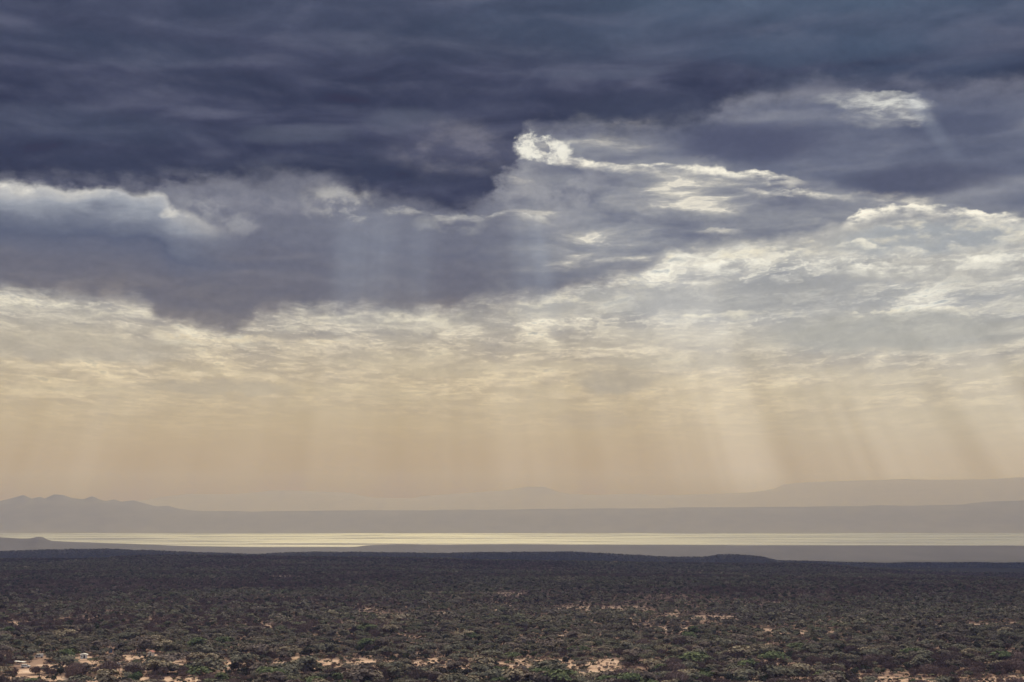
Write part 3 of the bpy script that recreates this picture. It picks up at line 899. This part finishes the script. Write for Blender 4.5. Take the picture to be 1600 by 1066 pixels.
def crown_mesh(kind, R, H, r, rng, nf, size):
    """many small leaf clumps spread through the crown's volume, gathered in sprays with gaps between them"""
    P, N = [], []
    if kind == 'acacia':
        ns = 15
        q = rng.uniform(0, 2 * math.pi, ns)
        rr = R * np.sqrt(rng.uniform(0.0, 1, ns)) * .82
        cz = H * (.92 - .34 * (rr / R) ** 2) + rng.normal(0, .03 * H, ns)
        cs = R * rng.uniform(.24, .44, ns)
        for k in range(nf):
            j = rng.integers(ns)
            a, s = rng.uniform(0, 2 * math.pi), math.sqrt(rng.uniform()) * cs[j]
            px, py = rr[j] * math.cos(q[j]) + s * math.cos(a), rr[j] * math.sin(q[j]) + s * math.sin(a)
            dome = 1 - (s / cs[j]) ** 2
            pz = cz[j] + dome * .09 * H - rng.uniform(0, 1) ** 3.0 * .16 * H
            P.append((px, py, pz))
            N.append((rng.normal(0, .30) + .7 * (px / R), rng.normal(0, .30) + .7 * (py / R), 1))
    elif kind == 'bush':
        ns = 9
        q = rng.uniform(0, 2 * math.pi, ns)
        rr = R * rng.uniform(.1, .65, ns)
        cz = H * rng.uniform(.35, .72, ns)
        cs = R * rng.uniform(.30, .48, ns)
        for k in range(nf):
            j = rng.integers(ns)
            d = rng.normal(size=3); d /= np.linalg.norm(d)
            d[2] = abs(d[2]) if rng.uniform() < .7 else d[2]
            s = cs[j] * rng.uniform(.65, 1.0)
            P.append((rr[j] * math.cos(q[j]) + d[0] * s, rr[j] * math.sin(q[j]) + d[1] * s, max(.1, cz[j] + d[2] * s * H / R * .62)))
            N.append(tuple(d + rng.normal(0, .35, 3)))
    else:
        for k in range(nf):
            d = rng.normal(size=3); d /= np.linalg.norm(d)
            s = rng.uniform(.45, 1.0) ** .7
            P.append((d[0] * R * s, d[1] * R * s, H * .58 + d[2] * H * .40 * s))
            N.append(tuple(d + rng.normal(0, .6, 3)))
    # no two kinds of plant grow evenly: lopsided outlines, some in two storeys
    ax, ay = (rng.uniform(.72, 1.22), rng.uniform(.8, 1.2)) if kind != 'bare' else (1, 1)
    ox, oy = rng.normal(0, .10 * R, 2)
    tier = kind == 'acacia' and r % 3 == 2
    P = [(px * ax + ox + (.25 * R if tier and k % 5 < 2 else 0), py * ay + oy, pz - (.26 * H if tier and k % 5 < 2 else 0)) for k, (px, py, pz) in enumerate(P)]
    vs, fs, tone = [], [], []
    for p, n in zip(P, N):
        n = np.array(n); n /= np.linalg.norm(n)
        u = np.cross(n, rng.normal(size=3)); u /= np.linalg.norm(u)
        w = np.cross(n, u)
        s1 = size * rng.uniform(.6, 1.3)
        s2 = s1 * (rng.uniform(.5, .9) if kind != 'bare' else .16)
        p = np.array(p)
        b0 = len(vs)
        vs += [p + u * s1, p + w * s2 + n * s1 * .12, p - u * s1, p - w * s2 + n * s1 * .12]
        fs.append((b0, b0 + 1, b0 + 2, b0 + 3))
        tone.append(rng.uniform())
    me = mesh_of(kind + '_crown', vs, fs)
    a = me.attributes.new('tuft', 'FLOAT', 'FACE')
    a.data.foreach_set('value', np.array(tone, np.float32))
    return me


KINDS = {'acacia': (4.7, 5.2, LEAF_ACACIA), 'bush': (2.7, 3.1, LEAF_BUSH), 'bare': (3.0, 4.2, TWIG)}
NEAR, FAR = {}, {}
rng = np.random.default_rng(5)
for kind, (R, H, mat) in KINDS.items():
    NEAR[kind], FAR[kind] = [], []
    for v in range(6 if kind == 'acacia' else 4):
        r_, h_ = R * rng.uniform(.85, 1.2), H * rng.uniform(.85, 1.15)
        tm = trunk_mesh(kind, r_, h_, v, rng)
        tm.materials.append(BARK if kind != 'bare' else TWIG)
        cm_ = crown_mesh(kind, r_, h_, v, rng, {'acacia': 520, 'bush': 330, 'bare': 420}[kind], {'acacia': .52, 'bush': .42, 'bare': .75}[kind])
        cm_.materials.append(mat)
        NEAR[kind].append((tm, cm_))
        fm = crown_mesh(kind, r_, h_, v, rng, {'acacia': 80, 'bush': 60, 'bare': 80}[kind], {'acacia': 1.05, 'bush': .85, 'bare': 1.3}[kind])
        fm.materials.append(mat)
        FAR[kind].append(fm)


# positions: jittered grid over the plain, thinned by patches and by the clearings
def scatter(y0, y1, cell, margin=1.12):
    out = []
    y = y0
    while y < y1:
        half = 0.36 * y * margin + 40
        n = int(2 * half / cell)
        xs = -half + (np.arange(n) + RNG.uniform(-.48, .48, n)) * cell + cell * .5
        out.append(np.stack([xs, y + RNG.uniform(-.5, .5, n) * cell], 1))
        y += cell
    return np.concatenate(out)


pts = np.concatenate([scatter(600, 1000, 5.9), scatter(1000, 1500, 5.0), scatter(1500, 2000, 4.7), scatter(2000, 3150, 4.4)])
px_, py_ = pts[:, 0], pts[:, 1]
# sight lines kept open in front of the vehicles and huts, and their own footprints
OPEN = [(40, 1045.5, 10, 24), (31, 1044, 12, 10), (61, 1031.5, 6, 17), (131, 1032, 7, 20), (184, 1049, 6, 14), (236, 1027, 5, 13), (277, 1032, 4, 12), (172.5, 1022, 4, 12)]


def in_sight_line(ax, ay):
    out = np.zeros(len(ax), bool)
    for (ox, oy, hw, dy) in OPEN:
        y1, y0 = on_level(ox, oy - 2.5)[1], on_level(ox, oy + dy)[1]
        out |= (np.abs(800 + NEAR_PX * ax / np.maximum(ay, 1) - ox) < hw + 4) & (ay > y0) & (ay < y1 + 6)
    return out


blocked = in_sight_line(px_, py_)
pts = pts[~blocked]
px_, py_ = pts[:, 0], pts[:, 1]
den = value_noise(px_, py_, 75, 3) * .55 + value_noise(px_, py_, 23, 4) * .45
sparse = np.exp(-((py_ - 1290) / 190) ** 2) * np.exp(-((px_ / np.maximum(py_, 1) - .045) / .13) ** 2)       # thin reddish belt in mid plain
bare = bare_at(px_, py_)
keep = RNG.uniform(size=len(pts)) < np.clip(1.12 - .55 * (den < .40) - .5 * sparse * (den < .55), 0, 1) * np.where(bare > .38, .17, 1)
pts, bare, den = pts[keep], bare[keep], den[keep]
n = len(pts)
kind_u = RNG.uniform(size=n) + (value_noise(pts[:, 0] * .6, pts[:, 1], 150, 8) - .5) * 1.1
far_shade_mix = np.clip((pts[:, 1] - 1200) / 700, 0, 1)  # shifts to darker plants with distance, standing in for cloud shade
kind_i = np.where(kind_u < .52 - .36 * far_shade_mix, 0, np.where(kind_u < .78 - .10 * far_shade_mix, 1, 2))             # acacia, bush, bare
size = RNG.lognormal(-.18, .40, n) * np.where(kind_i == 0, 1.0, 1.05)
size = np.clip(size, .36, 1.95)
size = np.where(bare > .3, size * .66, size)
size = size * np.interp(pts[:, 1], [0, 760, 950, 1400, 2100], [1.02, .95, .72, .52, .44])
pz_ = ground_z(pts[:, 0], pts[:, 1])
rot = RNG.uniform(0, 2 * math.pi, n)
radius = np.array([KINDS[k][0] for k in ('acacia', 'bush', 'bare')])[kind_i] * size

# what the frame shows and how large
ex = 800 + NEAR_PX * pts[:, 0] / pts[:, 1]
ey = HORIZON + FPX * (CAM_Z - pz_ - 3.0) / pts[:, 1]
shown = (ex > -8) & (ex < 1608) & (ey < 1070) & (pts[:, 1] < 1500)
score = np.where(shown, radius / pts[:, 1], 0)
order = np.argsort(-score)
single = set(order[:300].tolist())


def plant(i, name, parts, mat):
    tm, cm_ = parts
    root = bpy.data.objects.new(name, None)
    root.empty_display_size = 1.0
    C.objects.link(root)
    root.location = (pts[i, 0], pts[i, 1], pz_[i])
    root.rotation_euler = (0, 0, rot[i])
    root.scale = (size[i],) * 3
    link('trunk', tm, None, root)
    cr = link('crown', cm_, None, root)
    cr.material_slots[0].link = 'OBJECT'
    cr.material_slots[0].material = mat
    return root


COLUMNS = ['near the white car', 'right of the white hut', 'right of the red-roofed hut', 'left of the long clearing', "by the clearing's left end",
           "by the clearing's right end", 'right of the long clearing', 'right of centre', 'left of the right-hand sand', 'by the right edge']


def place_words(i):
    c = COLUMNS[int(np.clip(ex[i] // 160, 0, 9))]
    if bare[i] > .3:
        return 'on bare sand ' + c
    return ('along the bottom ' if ey[i] > 1052 else 'in front scrub ' if ey[i] > 1040 else 'in middle scrub ' if ey[i] > 1030 else 'in far scrub ') + c


LOOK = (('acacia_tree', 'flat-topped acacia', 'tree', 'acacias in the near scrub'), ('thorn_bush', 'round thorn bush', 'bush', 'thorn bushes in the near scrub'),
        ('bare_tree', 'leafless tree', 'tree', 'leafless trees in the near scrub'))
named = {}
for i in sorted(single):
    nm, look, cat, grp = LOOK[kind_i[i]]
    kd = ('acacia', 'bush', 'bare')[kind_i[i]]
    tones = TONES[kd]
    wts = {'acacia': [.2, .36, .28, .16], 'bush': [.45, .3, .25], 'bare': [.5, .5]}[kd]
    tone, mat = tones[int(RNG.choice(len(tones), p=wts))]
    big = 'broad ' if size[i] > 1.55 else 'large ' if size[i] > 1.25 else 'small ' if size[i] < .9 else ''
    o = plant(i, nm, NEAR[kd][int(RNG.integers(len(NEAR[kd])))], mat)
    tag(o, None, cat, grp)
    named.setdefault(big + tone + ' ' + look + ' ' + place_words(i), []).append((ex[i], o))
for text, lst in named.items():
    lst.sort(key=lambda q: q[0])
    m_ = len(lst)
    ranks = ['leftmost', 'second', 'third', 'fourth', 'fifth', 'sixth', 'seventh', 'eighth', 'ninth', 'tenth']
    counts = {5: 'five', 6: 'six', 7: 'seven', 8: 'eight', 9: 'nine', 10: 'ten'}
    order_words = [', ' + ranks[q] + ' of ' + counts[m_] for q in range(m_)] if m_ in counts else {1: [''], 2: [', left of two', ', right of two'], 3: [', leftmost of three', ', middle of three', ', rightmost of three'],
                   4: [', leftmost of four', ', second of four', ', third of four', ', rightmost of four']}.get(m_, [''] * m_)
    for (_, o), w_ in zip(lst, order_words):
        o['label'] = text + w_

# the rest of the bush, too many to count: one object whose points carry plants
rest = np.array([i for i in range(n) if i not in single])


def stuff_cloud(name, label, P3, K, SZ, RT, protos, per_kind):
    col = bpy.data.collections.new(name + '_kinds')
    starts, c = [], 0
    for k, lst in enumerate(protos):
        starts.append(c)
        for me in lst:
            o = bpy.data.objects.new('%s_%02d' % (name, c), me)
            col.objects.link(o)
            c += 1
    me = bpy.data.meshes.new(name)
    me.from_pydata(P3.tolist(), [], [])
    pid = np.array([starts[k] for k in K]) + RNG.integers(0, 99, len(K)) % np.array([len(protos[k]) for k in K])
    for nm, tp, dat, key in (('pid', 'INT', pid.astype(np.int32), 'value'), ('size', 'FLOAT', SZ.astype(np.float32), 'value'), ('turn', 'FLOAT', RT.astype(np.float32), 'value')):
        me.attributes.new(nm, tp, 'POINT').data.foreach_set(key, dat)
    o = link(name, me)
    g = bpy.data.node_groups.new(name + '_spread', 'GeometryNodeTree')
    g.interface.new_socket('Geometry', in_out='INPUT', socket_type='NodeSocketGeometry')
    g.interface.new_socket('Geometry', in_out='OUTPUT', socket_type='NodeSocketGeometry')
    gi, go = g.nodes.new('NodeGroupInput'), g.nodes.new('NodeGroupOutput')
    ci = g.nodes.new('GeometryNodeCollectionInfo')
    ci.inputs['Collection'].default_value = col
    ci.inputs['Separate Children'].default_value = True
    ci.inputs['Reset Children'].default_value = True
    ip = g.nodes.new('GeometryNodeInstanceOnPoints')
    ip.inputs['Pick Instance'].default_value = True

    def named(nm, tp):
        a = g.nodes.new('GeometryNodeInputNamedAttribute')
        a.data_type = tp
        a.inputs['Name'].default_value = nm
        return a.outputs['Attribute']
    cx = g.nodes.new('ShaderNodeCombineXYZ')
    g.links.new(named('turn', 'FLOAT'), cx.inputs['Z'])
    e2r = g.nodes.new('FunctionNodeEulerToRotation')
    g.links.new(cx.outputs[0], e2r.inputs[0])
    g.links.new(gi.outputs[0], ip.inputs['Points'])
    g.links.new(ci.outputs[0], ip.inputs['Instance'])
    g.links.new(named('pid', 'INT'), ip.inputs['Instance Index'])
    g.links.new(e2r.outputs[0], ip.inputs['Rotation'])
    g.links.new(named('size', 'FLOAT'), ip.inputs['Scale'])
    g.links.new(ip.outputs[0], go.inputs[0])
    md = o.modifiers.new('spread', 'NODES')
    md.node_group = g
    tag(o, label, kind='stuff')
    return o


def joined(tm, cm_):
    """trunk and crown as one mesh, for the uncounted plants"""
    import bmesh
    bm = bmesh.new()
    bm.from_mesh(tm)
    nt = len(bm.faces)
    bm.from_mesh(cm_)
    bm.faces.ensure_lookup_table()
    for k, f in enumerate(bm.faces):
        f.material_index = 0 if k < nt else 1
    me = bpy.data.meshes.new('plant')
    bm.to_mesh(me)
    bm.free()
    me.materials.append(tm.materials[0])
    me.materials.append(cm_.materials[0])
    return me


P3 = np.stack([pts[:, 0], pts[:, 1], pz_], 1)
near_rest = rest[pts[rest, 1] < 1050]
far_rest = rest[pts[rest, 1] >= 1050]
NEARJ = [[joined(*p) for p in NEAR[k]] for k in ('acacia', 'bush', 'bare')]
FARL = [FAR[k] for k in ('acacia', 'bush', 'bare')]
stuff_cloud('scrub_woodland', 'dense mixed acacia scrub covering the near plain', P3[near_rest], kind_i[near_rest], size[near_rest], rot[near_rest], NEARJ, None)
stuff_cloud('scrub_woodland', 'scrub of darker plants imitating cloud shade, covering the far plain up to the near ridge', P3[far_rest], kind_i[far_rest], size[far_rest], rot[far_rest], FARL, None)

# low undergrowth between the trees and on the sand's edge
ug = np.concatenate([scatter(600, 1000, 3.8), scatter(1000, 2300, 4.6)])
ug = ug[~in_sight_line(ug[:, 0], ug[:, 1])]
ub = bare_at(ug[:, 0], ug[:, 1])
ug = ug[RNG.uniform(size=len(ug)) < np.where(ub > .45, .46, .62)]
stuff_cloud('undergrowth', 'low dry shrubs scattered between the trees', np.stack([ug[:, 0], ug[:, 1], ground_z(ug[:, 0], ug[:, 1])], 1),
            RNG.choice([0, 1, 2], len(ug), p=[.2, .4, .4]), RNG.uniform(.22, .52, len(ug)) * np.where(RNG.uniform(size=len(ug)) < .2, .6, 1), RNG.uniform(0, 6.28, len(ug)), FARL, None)

# trees standing along the second ridge
cx2, cz2 = crest(R2, R2_D)
k = 26000
rx = RNG.uniform(-2250, 2250, k)
ry = R2_D + RNG.uniform(-420, 30, k)
hill2 = [o for o in C.objects if o.name == 'hill'][0]
from mathutils.bvhtree import BVHTree
bv = BVHTree.FromPolygons([v.co for v in hill2.data.vertices], [tuple(p.vertices) for p in hill2.data.polygons])
rz = []
for a, b_ in zip(rx, ry):
    hit = bv.ray_cast(Vector((a, b_, 3000)), Vector((0, 0, -1)))
    rz.append(hit[0].z if hit[0] is not None else -170)
stuff_cloud('scrub_woodland', 'tiny dark trees fringing the second ridge', np.stack([rx, ry, np.array(rz)], 1), RNG.choice([0, 1, 2], k, p=[.08, .82, .1]), RNG.uniform(.35, .95, k), RNG.uniform(0, 6.28, k), FARL, None)

# ------------------------------------------------------------------ settlement at the lower left: vehicles, huts
import bmesh


def bm_obj(name, build, mat, parent=None, bevel=0.0):
    bm = bmesh.new()
    build(bm)
    if bevel:
        bmesh.ops.bevel(bm, geom=list(bm.edges), offset=bevel, segments=2, affect='EDGES', profile=0.6)
    me = bpy.data.meshes.new(name)
    bm.to_mesh(me)
    bm.free()
    me.materials.append(mat)
    return link(name, me, None, parent)


def add_prism(bm, outline, y0, y1, top_in=0.0):
    """extrude an x-z outline from y0 to y1"""
    a = [bm.verts.new((x_, y0, z_)) for x_, z_ in outline]
    b_ = [bm.verts.new((x_, y1, z_)) for x_, z_ in outline]
    nn = len(outline)
    bm.faces.new(a[::-1])
    bm.faces.new(b_)
    for q in range(nn):
        bm.faces.new((a[q], a[(q + 1) % nn], b_[(q + 1) % nn], b_[q]))


def add_box(bm, x0, x1, y0, y1, z0, z1):
    add_prism(bm, [(x0, z0), (x1, z0), (x1, z1), (x0, z1)], y0, y1)


def add_disc(bm, cx, cy, cz, r, w, n_=14):
    a = [bm.verts.new((cx + r * math.cos(2 * math.pi * q / n_), cy - w / 2, cz + r * math.sin(2 * math.pi * q / n_))) for q in range(n_)]
    b_ = [bm.verts.new((v.co.x, cy + w / 2, v.co.z)) for v in a]
    bm.faces.new(a)
    bm.faces.new(b_[::-1])
    for q in range(n_):
        bm.faces.new((a[(q + 1) % n_], a[q], b_[q], b_[(q + 1) % n_]))


def root_at(name, px, py, rz, label, cat, group=None, s=1.0, up=0.0):
    gx_, gy_ = on_level(px, py)
    r_ = bpy.data.objects.new(name, None)
    C.objects.link(r_)
    r_.location = (gx_, gy_, float(ground_z(gx_, gy_)) + up)
    r_.rotation_euler = (0, 0, rz)
    r_.scale = (s,) * 3
    return tag(r_, label, cat, group)


def estate(px, py, rz, label, s=1.0):
    """white off-road estate car seen from the side"""
    r_ = root_at('parked_car', px, py, rz, label, 'car', 'white cars parked in the scrub', s)
    body = [(-2.35, .45), (2.35, .45), (2.38, .95), (2.2, 1.12), (1.05, 1.2), (.55, 1.82), (-2.05, 1.86), (-2.32, 1.2)]
    bm_obj('body', lambda bm: add_prism(bm, body, -.92, .92), WHITE, r_, .05)
    for sy in (-1, 1):
        y0, y1 = (.915, .935) if sy > 0 else (-.935, -.915)
        for (xa, xb, xc, xd) in ((-.42, .82, .50, -.42), (-1.32, -.52, -.52, -1.32), (-2.12, -1.42, -1.42, -2.02)):
            bm_obj('window', lambda bm: add_prism(bm, [(xa, 1.24), (xb, 1.24), (xc, 1.70), (xd, 1.72)], y0, y1), GLASS, r_)
        for wx in (-1.45, 1.45):
            w_ = bm_obj('wheel', lambda bm: add_disc(bm, wx, sy * .82, .42, .42, .28), DARK, r_)
            bm_obj('rim', lambda bm: add_disc(bm, wx, sy * .965, .42, .22, .03), METAL, w_)
        bm_obj('headlight', lambda bm: add_box(bm, 2.36, 2.40, sy * .72 - .14, sy * .72 + .14, .85, 1.0), GLASS, r_)
    bm_obj('windscreen', lambda bm: add_prism(bm, [(1.04, 1.235), (1.08, 1.235), (.62, 1.79), (.58, 1.79)], -.78, .78), GLASS, r_)
    bm_obj('bumper', lambda bm: add_box(bm, 2.39, 2.50, -.9, .9, .48, .70), DARK, r_)
    return r_


def minibus(px, py, rz, label, s=1.0):
    r_ = root_at('parked_van', px, py, rz, label, 'van', 'white cars parked in the scrub', s)
    body = [(-2.3, .4), (2.3, .4), (2.34, 1.05), (1.9, 1.25), (1.45, 2.1), (-2.3, 2.15)]
    bm_obj('body', lambda bm: add_prism(bm, body, -.9, .9), WHITE, r_, .06)
    for sy in (-1, 1):
        y0, y1 = (.895, .92) if sy > 0 else (-.92, -.895)
        bm_obj('window', lambda bm: add_prism(bm, [(.62, 1.28), (1.72, 1.28), (1.38, 1.88), (.62, 1.9)], y0, y1), GLASS, r_)
        bm_obj('window', lambda bm: add_prism(bm, [(-.5, 1.28), (.45, 1.28), (.45, 1.9), (-.5, 1.9)], y0, y1), GLASS, r_)
        for wx in (-1.4, 1.45):
            bm_obj('wheel', lambda bm: add_disc(bm, wx, sy * .8, .38, .38, .26), DARK, r_)
    bm_obj('windscreen', lambda bm: add_prism(bm, [(1.92, 1.28), (1.96, 1.28), (1.52, 2.02), (1.48, 2.02)], -.74, .74), GLASS, r_)
    return r_


def hut(px, py, rz, label, s=1.0, wall=PLASTER, roof=TIN, w=2.2, d=1.7, h=2.1, rise=.7, group=None):
    r_ = root_at('small_hut', px, py, rz, label, 'hut', group, s)
    bm_obj('wall', lambda bm: add_prism(bm, [(-w, 0), (w, 0), (w, h), (0, h + rise * .92), (-w, h)], -d, d), wall, r_)

    def slab(sx):
        def b_(bm):
            add_prism(bm, [(sx * (w + .35), h - .16), (0, h + rise), (0, h + rise + .09), (sx * (w + .35), h - .06)], -d - .3, d + .3)
        return b_
    bm_obj('roof', slab(1), roof, r_)
    bm_obj('roof', slab(-1), roof, r_)
    bm_obj('door', lambda bm: add_box(bm, -.2, .65, -d - .03, -d + .02, 0, 1.8), DARK, r_)
    bm_obj('window', lambda bm: add_box(bm, -1.5, -.8, -d - .03, -d + .02, 1.0, 1.6), DARK, r_)
    return r_


estate(40, 1045.5, math.radians(8), 'white off-road car with dark windows parked in the scrub, largest white vehicle at bottom left', 1.0)
r_ = root_at('shade_roof', 31, 1044.0, math.radians(-6), 'flat white shade roof on posts just behind the largest white car', 'shelter')
bm_obj('roof', lambda bm: add_prism(bm, [(-3.0, 3.0), (3.0, 2.55), (3.0, 2.64), (-3.0, 3.09)], -1.3, 1.3), TIN, r_)
for sx, sz in ((-2.7, 2.95), (2.7, 2.55)):
    for sy in (-1.1, 1.1):
        bm_obj('post', lambda bm: add_box(bm, sx - .05, sx + .05, sy - .05, sy + .05, -.2, sz), METAL, r_)
minibus(61, 1030.5, math.radians(200), 'small white van half hidden behind trees, up and right of the largest car', 1.0)
hut(131, 1030.8, math.radians(14), 'small whitewashed hut with a dark doorway on the bare red soil', 1.0, wall=TIN, w=1.9, d=1.5, h=2.2, rise=.5)
r_ = root_at('water_tank', 184, 1050.5, 0.05, 'white oblong water tank on a stand, its flat side bright above the treetops', 'tank')
bm_obj('tank', lambda bm: add_box(bm, -1.1, 1.1, -.7, .7, 3.5, 4.5), TIN, r_, .12)
for sx in (-.9, .9):
    for sy in (-.5, .5):
        bm_obj('leg', lambda bm: add_box(bm, sx - .07, sx + .07, sy - .07, sy + .07, -.2, 3.55), METAL, r_)
hut(236, 1026.6, math.radians(-20), 'tiny hut with a faded red roof peeping over the bushes', 1.0, roof=RED, w=1.5, d=1.3, h=2.3, rise=.9)
hut(277, 1032.0, math.radians(30), 'tiny pale hut almost buried in scrub right of the red roof', .8, wall=TIN, w=1.1, d=1.0, h=3.2, rise=.5)
r_ = root_at('tarpaulin_tent', 172.5, 1022.0, 0.3, 'small blue tarpaulin tent among dark trees', 'tent')
bm_obj('cover', lambda bm: add_prism(bm, [(-1.1, 0), (1.1, 0), (.12, 3.6), (-.12, 3.6)], -1.0, 1.0), BLUE, r_)
bm_obj('pole', lambda bm: add_box(bm, -.05, .05, -1.14, -1.04, 0, 3.7), METAL, r_)
